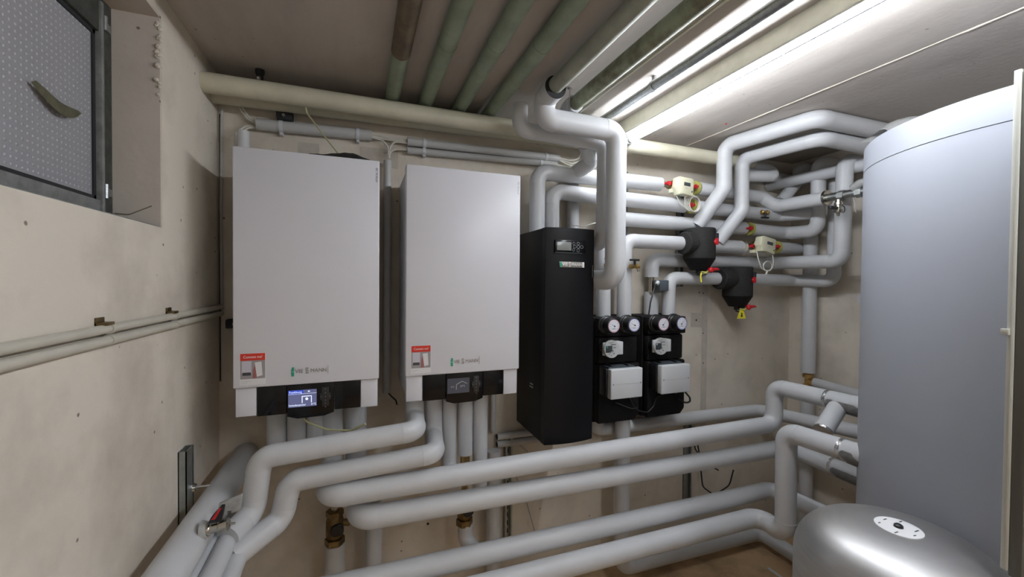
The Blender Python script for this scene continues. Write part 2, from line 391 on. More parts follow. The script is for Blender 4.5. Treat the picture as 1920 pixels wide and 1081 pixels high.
tag(B().lathe((1.765-.07,1.55,ZC),(0,0,-1),[(0,.004),(.004,.004),(.006,.002)],8).build('ceiling_plug','red_plastic'),'tiny red wall plug stuck in the bare ceiling right of the lamp','plug')
# ------------------------------------------------------------------ helpers for fittings
def tape(parent, c, ax, r, flap=None, w=.014):
    B().ring(c, ax, r*.9, r*1.035, w).build('foil_band','foil',parent)
def clampbolt(parent, x,y,z0,z1): B().cyl((x,y,z0),(x,y,z1),.004,seg=10).cyl((x,y,z1-.004),(x,y,z1),.009,seg=6).build('hanger_rod','chrome',parent)
def hexnut(b, c, ax, r, th):
    b.lathe(c, ax, [(-th/2,r*.9),(-th/2+.001,r),(th/2-.001,r),(th/2,r*.9)], 6)

# ------------------------------------------------------------------ pipes above and beside the black cabinet
p1 = run('insulated_pipe','thick white drop pipe in front of the others, with an open elbow on top',
   [(.686,1.40,.728),(.686,1.50,.725),(.686,1.50,.648),(1.026,1.50,.643),(1.026,1.50,.010),(.99,1.70,.012)],.043,.055)
B().ring((.686,1.398,.728),(0,1,0),.031,.0425,.004).build('open_collar','dark_gap',p1)
clampbolt(p1,.80,1.50,.68,ZC)
p2 = run('insulated_pipe','white pipe right behind the thick drop pipe, with a short upturned end',
   [(.622,1.60,.735),(.622,1.60,.632),(1.032,1.60,.622),(1.030,1.60,.175),(.985,1.75,.175)],.033,.045)
run('insulated_pipe','short white elbow joining the rust-streaked ceiling pipe to the pipe below',[(.838,1.52,.742),(.838,1.60,.742),(.838,1.60,.63)],.036,.042)
run('insulated_pipe','short kinked branch pipe in the gap behind the thick drop pipe',[(.945,1.62,.622),(1.035,1.71,.575),(.975,1.775,.525)],.036,.03)
e1 = run('insulated_pipe','white pipe rising off the black cabinet and ending at the upper heat meter',[(.783,1.78,.232),(.783,1.78,.516),(1.49,1.78,.522)],.037,.05)
e1b = run('insulated_pipe','white pipe from the upper heat meter that kinks forward to the steel fitting',[(1.745,1.78,.522),(2.225,1.78,.512),(2.30,1.735,.456),(2.30,1.462,.4525)],.036,.05)
e2 = run('insulated_pipe','second white pipe rising off the black cabinet, ending at the coiled cable',[(.858,1.78,.232),(.858,1.78,.432),(1.655,1.78,.420)],.037,.05)
e2b = run('insulated_pipe','white pipe right of the coiled cable carrying the small brass bleeder',[(1.715,1.78,.420),(2.37,1.78,.413),(2.462,1.64,.412)],.036,.05)
run('insulated_pipe','shaded vertical pipe against the wall behind the two cabinet risers',[(1.02,1.865,.56),(1.022,1.865,-.3)],.03)
e3 = run('insulated_pipe','white pipe from the left pump group, passing behind the two slanted pipes',[(1.165,1.80,-.18),(1.158,1.80,.328),(2.12,1.80,.324)],.037,.05)
e3b = run('insulated_pipe','white pipe from the single red tap, turning forward then up to the ceiling',[(2.165,1.80,.322),(2.47,1.80,.313),(2.47,1.612,.308),(2.47,1.612,.70),(2.66,1.612,.70)],.037,.05)
e4 = run('insulated_pipe','white pipe from the left pump group into the upper black dirt separator',[(1.261,1.76,-.176),(1.261,1.76,.212),(1.640,1.755,.213)],.0368,.05)
e4b = run('insulated_pipe','short white pipe between the upper dirt separator and the lower heat meter',[(1.79,1.79,.213),(2.105,1.79,.212)],.0373)
tape(e4b,(2.09,1.79,.212),(1,0,0),.0373,w=.02)
run('insulated_pipe','short white pipe leaving the lower heat meter to the right',[(2.385,1.80,.221),(2.60,1.80,.222)],.035)
run('insulated_pipe','short white pipe between the right pump group and the grey actuator',[(1.503,1.85,-.185),(1.503,1.85,-.049)],.038)
e5 = run('insulated_pipe','white pipe above the grey actuator, running forward to the tall front riser',[(1.503,1.85,.031),(1.503,1.85,.127),(2.44,1.85,.129),(2.40,1.44,.124),(2.405,1.437,.655),(2.62,1.437,.655)],.038,.052)
e6 = run('insulated_pipe','white pipe from the right pump group into the lower black dirt separator',[(1.578,1.80,-.18),(1.578,1.80,.026),(1.935,1.80,.027)],.035,.05)
e6b = run('insulated_pipe','white pipe from the lower dirt separator to the riser behind the front riser',[(2.09,1.80,.026),(2.56,1.80,.022),(2.56,1.575,.017),(2.56,1.575,.62),(2.66,1.575,.62)],.035,.05)
f1 = run('insulated_pipe','upper bent pipe under the ceiling that slants down to the left',[(1.74,1.775,.315),(1.853,1.70,.518),(1.850,1.70,.744),(1.933,1.271,.748),(2.42,1.266,.749)],.039,.055)
clampbolt(f1,1.90,1.41,.74,ZC); clampbolt(f1,2.16,1.268,.74,ZC)
f2 = run('insulated_pipe','lower bent pipe under the ceiling, tucked below the upper slanting one',[(1.895,1.775,.235),(1.985,1.70,.405),(1.979,1.70,.690),(2.045,1.325,.692),(2.5,1.325,.692)],.0365,.052)
g3 = run('insulated_pipe','pipe running forward under the bent ceiling pipes into the storage tank',[(2.45,1.905,.624),(2.45,.88,.617)],.033)
run('insulated_pipe','slanted riser in the dark corner, furthest left of the corner risers',[(2.425,1.80,.505),(2.547,1.78,.645),(2.55,1.78,.715),(2.66,1.78,.715)],.035,.05)
run('insulated_pipe','grey pipe end making a tight return bend beside the bent ceiling pipes',[(2.02,1.76,.675),(2.235,1.74,.668),(2.235,1.70,.618),(2.02,1.72,.60)],.031,.036)
run('insulated_pipe','dark grey pipe high in the corner behind the return bend',[(2.20,1.83,.66),(2.66,1.83,.655)],.028)
g6 = run('insulated_pipe','long vertical pipe on the right wall ending at a brass tee',[(2.60,1.735,.33),(2.60,1.735,-.545)],.038)
g6b = run('insulated_pipe','thin pipe from the brass tee along the right wall to the tank',[(2.60,1.695,-.598),(2.60,.80,-.64)],.028)
run('insulated_pipe','pipe below the brass tee, in the shade by the right wall',[(2.60,1.735,-.66),(2.60,1.735,-1.555)],.036)
tg = thing('brass_tee','brass tee fitting below the long vertical pipe','fitting',(2.60,1.735,-.66))
b = B(); b.cyl((2.60,1.735,-.66),(2.60,1.735,-.545),.018); hexnut(b,(2.60,1.735,-.565),(0,0,1),.028,.024); hexnut(b,(2.60,1.735,-.63),(0,0,1),.027,.022); b.build('body','brass',tg)
b = B(); b.cyl((2.60,1.735,-.60),(2.60,1.69,-.60),.018); hexnut(b,(2.60,1.70,-.60),(0,1,0),.026,.02); b.build('branch_nut','brass',tg)
run('white_stub','white capped stub poking out beside the tank on the right wall',[(2.67,1.42,-.075),(2.56,1.42,-.075)],.035,cat='pipe end')

# ------------------------------------------------------------------ heat meters, valves
def red_valve(name, label, c, ax=(1,0,0), ring=None, hd=(0,-1,0), L=.05, body='nickel'):
    c = Vector(c); ax = Vector(ax).normalized(); hd = Vector(hd).normalized()
    t = thing(name, label, 'valve', c-Vector((0,0,.03)))
    b = B(); b.lathe(c-ax*L/2, ax, [(0,.012),(L*.1,.0165),(L*.3,.0165),(L*.36,.014),(L*.64,.014),(L*.7,.0165),(L*.9,.0165),(L,.012)],20); b.lathe(c,hd,[(0,.012),(.022,.010),(.026,.006)],14); b.build('body',body,t)
    h = B(); q = c+hd*.028; side = hd.cross(ax).normalized()
    h.lathe(q-hd*.004, hd, [(0,.010),(.003,.013),(.010,.012),(.013,.006)],14)
    for s in (-1,1): h.sweep([q+ax*.006*s, q+ax*.02*s+side*.003*s, q+ax*.031*s+side*.004*s],[.0075,.0072,.0045],10)
    h.build('butterfly_handle','red_plastic',t)
    if ring is not None: B().ring(c+ax*ring, ax, .0165, .0375, .016).build('foam_collar','yellow_foam',t)
    return t
red_valve('shutoff_valve','red butterfly valve left of the upper heat meter',(1.522,1.775,.523))
red_valve('shutoff_valve','red butterfly valve right of the upper heat meter, with yellow foam collar',(1.70,1.775,.521),ring=.026)
red_valve('shutoff_valve','red valve circled by the coiled cable, with yellow foam collar',(1.675,1.775,.42),ring=.03)
red_valve('shutoff_valve','red butterfly valve above the lower heat meter, with yellow foam collar',(2.127,1.79,.322),ring=.026)
red_valve('shutoff_valve','red butterfly valve left of the lower heat meter',(2.135,1.785,.218))
red_valve('shutoff_valve','red butterfly valve right of the lower heat meter, with yellow foam collar',(2.345,1.785,.222),ring=.024)
def meter(label, c, tilt, body_x0, body_x1, yb, zb, w=.105, h=.092):
    t = thing('heat_meter', label, 'meter', (c[0],c[1],c[2]-h/2))
    b = B(); b.cyl((body_x0,yb,zb),(body_x1,yb,zb),.014,seg=18); hexnut(b,(body_x0+.02,yb,zb),(1,0,0),.022,.018); hexnut(b,(body_x1-.02,yb,zb),(1,0,0),.022,.018)
    b.lathe((c[0],yb,zb),(0,-1,0),[(-.02,.02),(.0,.033),(.02,.033),(.03,.03)],24); b.build('brass_body','brass',t)
    def place(bb, nm, m, lab=None):
        M = Matrix.Translation(Vector(c)) @ Matrix.Rotation(tilt,4,'Y'); bb.bm.transform(M); return bb.build(nm,m,t,label=lab)
    place(B().prism([(-w/2,h*.42),(-w*.40,h/2),(w*.42,h/2),(w/2,h*.40),(w/2,-h/2),(-w*.12,-h*.44),(-w*.34,-h*.5),(-w*.40,-h*.3),(-w/2,-h*.12)],'y',-.022,.022,.004),'casing','meter_cream')
    place(B().cyl((-.0,.02,0),(0,.045,0),.037,seg=28),'mount_ring','meter_cream')
    place(B().box(-w*.12,w*.27,-.0235,-.02,h*.02,h*.22,.0008),'display_window','lcd_dark')
    place(B().box(w*.38,w*.42,-.0235,-.02,-h*.30,-h*.2),'status_light','dark_gap')
    place(B().box(-w*.02,w*.08,-.0232,-.02,-h*.12,-h*.09),'print_mark','faint_ink')
    return t
meter('cream heat meter box on the upper pipe, under the ceiling pipe',(1.585,1.715,.502),math.radians(4),1.53,1.685,1.775,.522)
meter('cream heat meter box on the lower pipe, tilted, with cable hanging in a loop',(2.195,1.72,.222),math.radians(10),2.15,2.33,1.785,.220,.115,.088)
def ringpts(c, rx, rz, n=18, y=0): return [(c[0]+rx*math.cos(2*math.pi*i/n), c[1]+y*math.sin(4*math.pi*i/n), c[2]+rz*math.sin(2*math.pi*i/n)) for i in range(n)]
t = thing('meter_cable','coiled pale cable looped round the red valve below the upper meter','cable',(1.66,1.73,.37))
for k in range(3): B().sweep(ringpts((1.662+.003*k,1.728-.006*k,.425-.003*k),.042-.003*k,.044-.002*k),.0028,8,closed=True).build('coil','cable_white',t)
B().sweep(dense([(1.60,1.715,.455),(1.605,1.72,.41),(1.63,1.725,.385),(1.66,1.728,.382)],.02),.0026,8).build('lead','cable_white',t)
B().sweep(dense([(1.545,1.73,.475),(1.57,1.725,.43),(1.62,1.72,.39)],.02),.0026,8).build('lead','cable_white',t)
B().box(1.535,1.56,1.735,1.765,.475,.497,.003).build('sensor_plug','meter_cream',t)
t = thing('meter_cable','pale cable hanging in a tied loop below the lower heat meter','cable',(2.16,1.70,.06))
B().sweep(dense([(2.135,1.725,.19),(2.13,1.71,.14),(2.15,1.705,.085),(2.19,1.70,.075)],.02),.003,8).build('lead','cable_white',t)
B().sweep(dense([(2.245,1.715,.185),(2.25,1.71,.13),(2.24,1.705,.09),(2.19,1.70,.072)],.02),.003,8).build('lead','cable_white',t)
B().sweep(ringpts((2.192,1.70,.10),.034,.028),.0034,8,closed=True).build('coil','cable_white',t)
B().sweep([(2.185,1.698,.073),(2.177,1.694,.058),(2.165,1.69,.05)],.005,8).build('cable_tie','cable_white',t)
B().box(2.12,2.14,1.725,1.76,.178,.195,.003).build('sensor_plug','meter_cream',t)
# dirt separators
def separator(label, x, y, zt, zb, xl, zarm, taglab):
    t = thing('dirt_separator', label, 'separator', (x,y,zb-.03)); h = zt-zb
    B().lathe((x,y,zb),(0,0,1),[(0,.044),(.004,.046),(h*.27,.079),(h*.30,.08),(h-.006,.08),(h,.075)],40).build('insulation_shell','grey_foam',t)
    B().lathe((x,y,zb),(0,0,1),[(-.001,.044),(.003,.0475),(h*.25,.0785),(h*.265,.0805)],40).build('bottom_cone','black_foam',t)
    B().lathe((xl,y,zarm),(1,0,0),[(0,.055),(.004,.06),(.10,.06)],32).build('inlet_sleeve','grey_foam',t)
    B().box(x+.034,x+.05,y-.082,y-.05,zt-.085,zt-.03,.002).build('slot','dark_gap',t)
    B().lathe((x+.03,y-.073,zt-.075),(.2,-1,0),[(0,.010),(.006,.013),(.012,.009)],10).box(x+.024,x+.036,y-.094,y-.078,zt-.092,zt-.058,.003).build('vent_screw','red_plastic',t)
    B().cyl((x,y,zb-.02),(x,y,zb+.005),.017).cyl((x+.005,y-.02,zb-.004),(x+.02,y-.05,zb-.004),.010).build('drain_tap','black_plastic',t)
    h2 = B().lathe((x+.02,y-.048,zb-.002),(.35,-1,0),[(0,.012),(.012,.017),(.02,.012)],14); h2.sweep([(x+.03,y-.062,zb),(x+.055,y-.066,zb+.003),(x+.072,y-.066,zb)],[.009,.008,.003],10); h2.build('drain_handle','red_plastic',t)
    B().sweep(ringpts((x-.012,y-.03,zb-.02),.026,.010,14,.01),.0032,8,closed=True).build('strap','cable_black',t)
    B().sweep([(x-.028,y-.042,zb-.012),(x-.002,y-.05,zb-.018),(x+.012,y-.05,zb-.008)],[.004,.007,.004],8).build('cap','yellow_foam',t)
    return t
s1 = separator('upper black dirt separator with red taps, beside the left slanted pipe',1.723,1.735,.294,.0727,1.612,.212,'')
B().sweep(dense([(1.70,1.695,.058),(1.69,1.69,.039),(1.692,1.688,.005)],.01),.0035,8).build('pull_tab','yellow_tag',s1)
s2 = separator('lower black dirt separator with a yellow warning tag hanging below',2.066,1.79,.096,-.133,1.92,.026,'')
tx,ty,tz = 2.05,1.745,-.20
B().prism([(tx-.033,tz),(tx+.033,tz),(tx+.012,tz+.05),(tx-.012,tz+.05)],'y',ty-.001,ty+.001).build('warning_tag','yellow_tag',s2)
B().prism([(tx-.003,tz+.008),(tx+.003,tz+.008),(tx+.009,tz+.016),(tx+.004,tz+.022),(tx+.006,tz+.03),(tx,tz+.034),(tx-.006,tz+.03),(tx-.003,tz+.022),(tx-.009,tz+.016)],'y',ty-.0018,ty-.0008).build('warning_mark','ink',s2)
# small taps
def small_tap(label, c, handle='black_plastic', out=(0,-1,0), body='brass', down=False):
    c = Vector(c); t = thing('drain_valve', label, 'valve', c-Vector((0,0,.02)))
    out = Vector(out).normalized(); sd = Vector((1,0,0))
    b = B().cyl(c+out*-.06, c+out*.006, .010, seg=14); b.lathe(c,(1,0,0),[(-.028,.008),(-.024,.012),(-.012,.012),(-.008,.0095),(.010,.0095),(.014,.013),(.026,.013),(.03,.009)],14); b.build('body',body,t)
    s = -1 if down else 1
    B().cyl(c+Vector((0,-.004,.008*s)),c+Vector((0,-.004,.028*s)),.006,seg=12).box(c.x-.028,c.x+.024,c.y-.012,c.y+.004,*(sorted((c.z+.027*s,c.z+.037*s))),.003).build('handle',handle,t)
    return t
small_tap('small tap with black T-handle on the riser beside the black cabinet',(1.276,1.70,.080))
B().cyl((1.30,1.698,.080),(1.30,1.698,.055),.007,seg=12).build('outlet','nickel',bpy.data.objects[[o.name for o in bpy.data.objects if o.name.startswith('drain_valve')][-1]])
small_tap('small brass bleeder with black handle on the pipe under the slanted corner pipe',(2.205,1.735,.415),down=True)
small_tap('tap with black handle half hidden behind the thick drop pipe',(1.155,1.735,.085))
# steel fitting at the end of the forward pipe
t = thing('steel_fitting','galvanised pipe fitting with a drain cock between front riser and tank','fitting',(2.30,1.40,.38))
fx, fz = 2.30, .4525
B().cyl((fx,1.466,fz),(fx,1.235,fz+.002),.021).build('nipple','galvanised',t)
B().ring((fx,1.456,fz),(0,1,0),.017,.0405,.013).build('end_flange','nickel',t)
for y in (1.385,1.305):
    b = B(); hexnut(b,(fx,y,fz),(0,1,0),.026,.03); b.build('coupling_nut','galvanised',t)
B().lathe((fx,1.40,fz-.012),(0,0,-1),[(0,.013),(.02,.013),(.022,.019),(.034,.019),(.036,.013),(.058,.013),(.06,.019),(.072,.017),(.077,.008),(.09,.006),(.092,0)],18).build('drain_cock','nickel',t)
B().box(fx-.068,fx-.01,1.392,1.408,fz-.072,fz-.055,.004).build('lever','black_plastic',t)
B().sweep(ringpts((fx+.025,1.395,fz-.066),.017,.017,14),.0022,8,closed=True).build('cap_ring','cable_black',t)
pp = dense([(fx-.012,1.33,fz+.022),(fx-.016,1.29,fz+.044),(fx-.01,1.225,fz+.025)],.03)
B().sweep(pp,[.020]*len(pp),10).build('tape_wrap','grey_tape',t)
B().sweep(dense([(fx,1.335,fz-.02),(fx+.01,1.33,fz-.05),(fx-.005,1.325,fz-.075),(fx+.008,1.325,fz-.095)],.01),.0016,6).build('hemp_strand','cable_white',t)
# actuator on the riser of the right pump group
t = thing('actuator','grey-blue actuator box clamped on the riser above the right pump group','actuator',(1.503,1.80,-.05))
B().box(1.485,1.544,1.76,1.812,-.043,.0145,.004).build('casing','slate_plastic',t)
B().cyl((1.503,1.85,-.05),(1.503,1.85,.032),.0145).box(1.47,1.54,1.80,1.84,-.053,-.045,.001).build('valve_body','nickel',t)
B().lathe((1.482,1.775,.002),(-.6,-.5,-.4),[(0,.012),(.012,.012),(.016,.008),(.022,.006)],14).build('cable_gland','light_plastic',t)
B().sweep(dense([(1.470,1.768,-.005),(1.44,1.75,-.03),(1.405,1.735,-.10),(1.39,1.73,-.172)],.03),.0042,8).build('lead','cable_black',t)

# ------------------------------------------------------------------ boilers
def boiler(label, x, variant):
    t = thing('wall_boiler', label, 'boiler', (x+.225,1.73,-.46)); y = 1.552
    zt, zb = .428, -.355
    B().box(x+.006,x+.444,1.575,1.905,-.44,zt-.008,.004).build('body','boiler_side',t)
    B().box(x,x+.45,y,1.60,zb,zt,.0045,3).build('front_panel','boiler_white',t)
    B().box(x+.004,x+.064,y+.013,1.60,-.452,zb-.0015,.003).build('corner_cover','boiler_white',t)
    B().box(x+.388,x+.446,y+.013,1.60,-.457,zb-.0015,.003).build('corner_cover','boiler_white',t)
    for a,c in ((.0655,.152),(.302,.3865)): B().box(x+a,x+c,y+.012,1.60,-.455,zb-.002,.002).build('console_flap','black_gloss',t)
    con = B().prism([(x+.154,zb-.002),(x+.300,zb-.002),(x+.300,-.462),(x+.27,-.472),(x+.185,-.474),(x+.154,-.464)],'y',y+.009,1.60,.0015).build('control_console','black_gloss',t)
    yc = y+.009
    z0, z1 = -.434, -.376; xs0, xs1 = x+.158, x+.245
    lit = variant == 1
    B().box(xs0,xs1,yc-.0008,yc+.002,z0,z1).build('screen','screen_lit' if lit else 'screen_grey',con)
    ys = yc-.0012
    if lit:
        B().box(xs0,xs0+.046,ys,ys+.001,z1-.0125,z1-.0005).build('screen_bar','screen_blue',con)
        B().box(xs0,xs1,ys-.0002,ys+.001,z1-.0135,z1-.0128).box(xs0+.0615,xs0+.0645,ys-.0002,ys+.001,z1-.008,z1-.004).box(xs0+.059,xs0+.067,ys-.0002,ys+.001,z1-.0065,z1-.0055).build('screen_line','screen_white',con)
        B().prism([(xs0+.041,z0+.013),(xs0+.041,z0+.037),(xs0+.072,z0+.037),(xs0+.072,z0+.013),(xs0+.0695,z0+.013),(xs0+.0695,z0+.0345),(xs0+.0435,z0+.0345),(xs0+.0435,z0+.013)],'y',ys-.0003,ys+.001).build('house_icon','screen_white',con)
        B().lathe((xs0+.0565,ys+.0006,z0+.0265),(0,-1,0),[(0,.0045),(.001,.0045)],16).build('pump_icon','screen_white',con)
        text('Franklinung',.0098,xs0+.002,ys,z1-.0068,'screen_white',con,'screen_lettering',sx=.86)
        text('Vorlauftemperatur',.0094,xs0+.001,ys,z0+.0068,'screen_white',con,'screen_lettering',sx=.74)
        text('31°C',.0094,xs1-.001,ys,z0+.0068,'screen_white',con,'screen_lettering','RIGHT',sx=.85)
    else:
        B().prism([(xs0+.034,z0+.014),(xs0+.036,z0+.014),(xs0+.036,z0+.033),(xs0+.0575,z0+.044),(xs0+.077,z0+.034),(xs0+.078,z0+.0355),(xs0+.0575,z0+.0462),(xs0+.034,z0+.034)],'y',ys-.0003,ys+.001).build('house_icon','screen_line',con)
        text('-4°C',.0095,xs0+.012,ys,z0+.025,'screen_line',con,'screen_lettering',sx=.85)
        text('23°C',.0105,xs0+.05,ys,z0+.026,'screen_line',con,'screen_lettering',sx=.9)
    bx, bz = x+.273, -.405
    btn = B().box(bx-.011,bx+.011,yc-.0006,yc+.002,bz-.033,bz+.033,.0005).box(bx-.017,bx+.017,yc-.0008,yc+.002,bz-.012,bz+.012,.0005); btn.build('button_pad','button',con)
    mk = B()
    for dx,dz in ((0,.026),(0,.013),(-.0135,0),(0,0),(.0135,0),(0,-.013),(0,-.024),(0,-.036)):
        mk.lathe((bx+dx,yc-.0007,bz+dz),(0,-1,0),[(0,.0013),(.0005,.0011)],8)
    mk.build('button_marks','button_mark',con)
    # printed badge
    lx, lz, ly = x+.168, -.310, y-.0004
    lg = B().prism([(lx+.001,lz-.016),(lx+.009,lz-.016),(lx+.009,lz-.001),(lx,lz-.001)],'y',ly-.0012,ly+.001,.0003).prism([(lx,lz+.001),(lx+.009,lz+.001),(lx+.009,lz+.015),(lx+.003,lz+.015)],'y',ly-.0012,ly+.001,.0003).build('logo_badge','logo_green',t)
    def ss(x0,nm):
        return text('SS',.030,x0-.001,ly,lz,'logo_grey',lg,nm,sx=.44,ext=.0008,space=.82)
    text('VIE',.0185,lx+.0115,ly,lz,'logo_grey',lg,'logo_lettering',sx=1.0,ext=.0008); ss(lx+.0435,'logo_lettering'); text('MANN',.0185,lx+.058,ly,lz,'logo_grey',lg,'logo_lettering',sx=.93,ext=.0008)
    B().box(lx+.1135,lx+.1145,ly-.001,ly+.001,lz-.014,lz+.016).build('logo_end_bar','faint_ink' if lit else 'logo_grey',lg)
    # sticker
    kx, kz, ky = (x+.021, -.325, y-.0003)
    st = B().box(kx-.002,kx+.0725,ky-.0003,ky+.001,kz-.020,kz+.084).build('sticker','sticker_white',t)
    q = ky-.0004
    B().box(kx,kx+.0705,q-.0003,q,kz+.060,kz+.083).build('sticker_banner','sticker_red',st)
    text('Connect me!',.0125,kx+.0355,q-.0005,kz+.0715,'logo_white',st,'sticker_lettering','CENTER',sx=.82,ext=.0002)
    B().box(kx,kx+.0705,q-.0003,q,kz,kz+.060).build('sticker_photo','print_grey',st)
    B().box(kx+.0045,kx+.0315,q-.0006,q,kz+.017,kz+.058).build('printed_appliance','print_lilac',st)
    B().box(kx+.006,kx+.030,q-.0009,q,kz+.0115,kz+.0215).build('printed_panel','ink',st)
    B().prism([(kx+.035,kz+.001),(kx+.046,kz+.002),(kx+.047,kz+.03),(kx+.042,kz+.046),(kx+.036,kz+.03)],'y',q-.0006,q).build('printed_hand','print_pink',st)
    B().prism([(kx+.047,kz+.006),(kx+.063,kz+.010),(kx+.060,kz+.055),(kx+.041,kz+.053)],'y',q-.0009,q).build('printed_phone','sticker_white',st)
    B().box(kx+.002,kx+.030,q-.0003,q,kz-.0075,kz-.0068).box(kx+.002,kx+.020,q-.0003,q,kz-.0125,kz-.0118).build('fine_print','faint_ink',st)
    text('VITOCAL 220',.0098,x+.441,y-.0003,.351,'ink' if lit else 'faint_ink',t,'model_lettering',up=True,sx=.78,space=1.15)
    return t
boiler('white wall boiler nearest the window wall, with a lit blue screen',-.384,1)
boiler('white wall boiler next to the black cabinet, with a dim grey screen',.159,2)
# sheet lying on the left boiler
b = B(); n=14; rows=[]
for i in range(n+1):
    u=i/n; row=[]
    for j in range(5):
        v=j/4; hgt = .004+.026*max(0,min(1,u*1.35))*(1 if u<.75 else max(0,(1-u)/.25))*(.5+.5*math.sin(v*2.6+.4))
        row.append(b.bm.verts.new((-.165+.20*u, 1.575+.14*v+.006*math.sin(u*9+j), .43+hgt+random.uniform(-.0015,.0015))))
    rows.append(row)
for a,c in zip(rows,rows[1:]):
    for k in range(4): b.bm.faces.new((a[k],a[k+1],c[k+1],c[k]))
bmesh.ops.solidify(b.bm, geom=b.bm.faces[:], thickness=.0015)
tag(b.build('plastic_sheet','dark_sheet'),'crumpled dark plastic sheet lying on top of the left boiler','sheet')
cable('hanging_cable','thin cable from the ceiling pipe down to the sheet on the left boiler',[(-.195,1.75,.66),(-.19,1.75,.635),(-.13,1.70,.545),(-.075,1.66,.468)],.0028,'cable_yellow')

# ------------------------------------------------------------------ black cabinet
bc = thing('black_cabinet','tall black wall cabinet with small grey display between boilers and pump groups','cabinet',(.852,1.74,-.695))
x0,x1,zt,zb = .736,.970,.231,-.694
B().box(x0,x1,1.618,1.905,zb,zt,.003).build('housing','black_satin',bc)
def front(x):
    u=(x-x0)/(x1-x0); return 1.578-.016*(1-(2*u-1)**2)
xs=[x0+(x1-x0)*i/16 for i in range(17)]
fp = B().prism([(x0,1.616)]+[(x,front(x)) for x in xs]+[(x1,1.616)],'z',zb,zt,0).build('front_cover','black_satin',bc)
B().box(.772,.918,1.560,1.575,.127,.1785,.001).build('display_surround','black_gloss',bc)
yq=1.5595
dp = B().box(.779,.847,yq-.0005,1.57,.1345,.170,.0004).build('display','lcd',bc)
kb = B()
for dx,dz,rx,rz in ((.859,.165,.005,.006),(.880,.166,.006,.006),(.864,.1515,.008,.0055),(.881,.1515,.0065,.0065),(.897,.1515,.008,.006),(.858,.1385,.005,.006),(.880,.1365,.006,.007)):
    kb.sweep(ringpts((dx,yq-.0003,dz),rx,rz,14),.0007,6,closed=True)
kb.build('button_outlines','button_mark',bc)
B().box(.772,.90,yq-.0005,1.57,.1235,.1255).build('trim_line','slate_plastic',bc)
lx0,lz,ly = .791,.0745,1.5603
lg = B().prism([(lx0+.003,lz-.012),(lx0+.118,lz-.012),(lx0+.120,lz-.009),(lx0+.120,lz+.010),(lx0+.118,lz+.012),(lx0,lz+.012)],'y',ly-.001,1.575,.0006).build('logo_plate','logo_grey',bc)
B().prism([(lx0+.004,lz-.0105),(lx0+.013,lz-.0105),(lx0+.011,lz+.0105),(lx0+.001,lz+.0105)],'y',ly-.0016,ly+.001).build('logo_green_field','logo_green',lg)
text('VIE',.0195,lx0+.0135,ly-.0018,lz,'logo_white',lg,'logo_lettering',ext=.0005)
text('SS',.029,lx0+.0445,ly-.0018,lz,'logo_white',lg,'logo_lettering',ext=.0005,sx=.40,space=.82)
text('MANN',.0195,lx0+.057,ly-.0018,lz,'logo_white',lg,'logo_lettering',ext=.0005,sx=.9)
B().box(lx0+.110,lx0+.1195,ly-.002,ly,lz-.0115,lz+.0115,.001).build('logo_end_block','logo_white',lg)
B().cyl((.957,1.568,.075),(.957,1.568,.02),.002,seg=8).build('catch','slate_plastic',bc)
B().box(x0-.0008,x0+.001,1.70,1.735,-.468,-.462).box(x0-.0008,x0+.001,1.70,1.74,-.482,-.476).build('rating_print','faint_ink',bc)

# ------------------------------------------------------------------ pump groups
def gauge(t, x, z, ring, needle):
    y = 1.702
    g = B().lathe((x,y,z),(0,-1,0),[(0,.045),(.010,.0455),(.013,.041),(.022,.042),(.026,.037),(.055,.0365),(.064,.035),(.066,.031)],36).build('gauge','black_plastic',t)
    fy = y-.066
    B().lathe((x,fy,z),(0,-1,0),[(0,.0305),(.001,.0305)],32).build('gauge_rim',ring,g)
    B().lathe((x-.001,fy-.0008,z+.001),(0,-1,0),[(0,.0265),(.0008,.0265)],32).build('dial','dial_white',g)
    fy -= .0018; d = B(); fx, fz = x-.001, z+.001
    a = math.radians(needle); c,s = math.cos(a), math.sin(a)
    d.prism([(fx+c*.021,fz+s*.021),(fx-s*.0014-c*.009,fz+c*.0014-s*.009),(fx+s*.0014-c*.009,fz-c*.0014-s*.009)],'y',fy-.0006,fy)
    d.lathe((fx-c*.005,fy,fz-s*.005),(0,-1,0),[(0,.004),(.001,.0035)],10); d.build('needle','ink',g)
    k = B()
    for i in range(9):
        a = math.radians(-40+i*32.5); px,pz = fx+.021*math.cos(a), fz+.021*math.sin(a)
        k.lathe((px,fy,pz),(0,-1,0),[(0,.0014),(.0004,.0014)],6)
    k.box(fx-.009,fx+.009,fy-.0004,fy,fz-.0155,fz-.0135); k.build('scale_marks','ink',g)
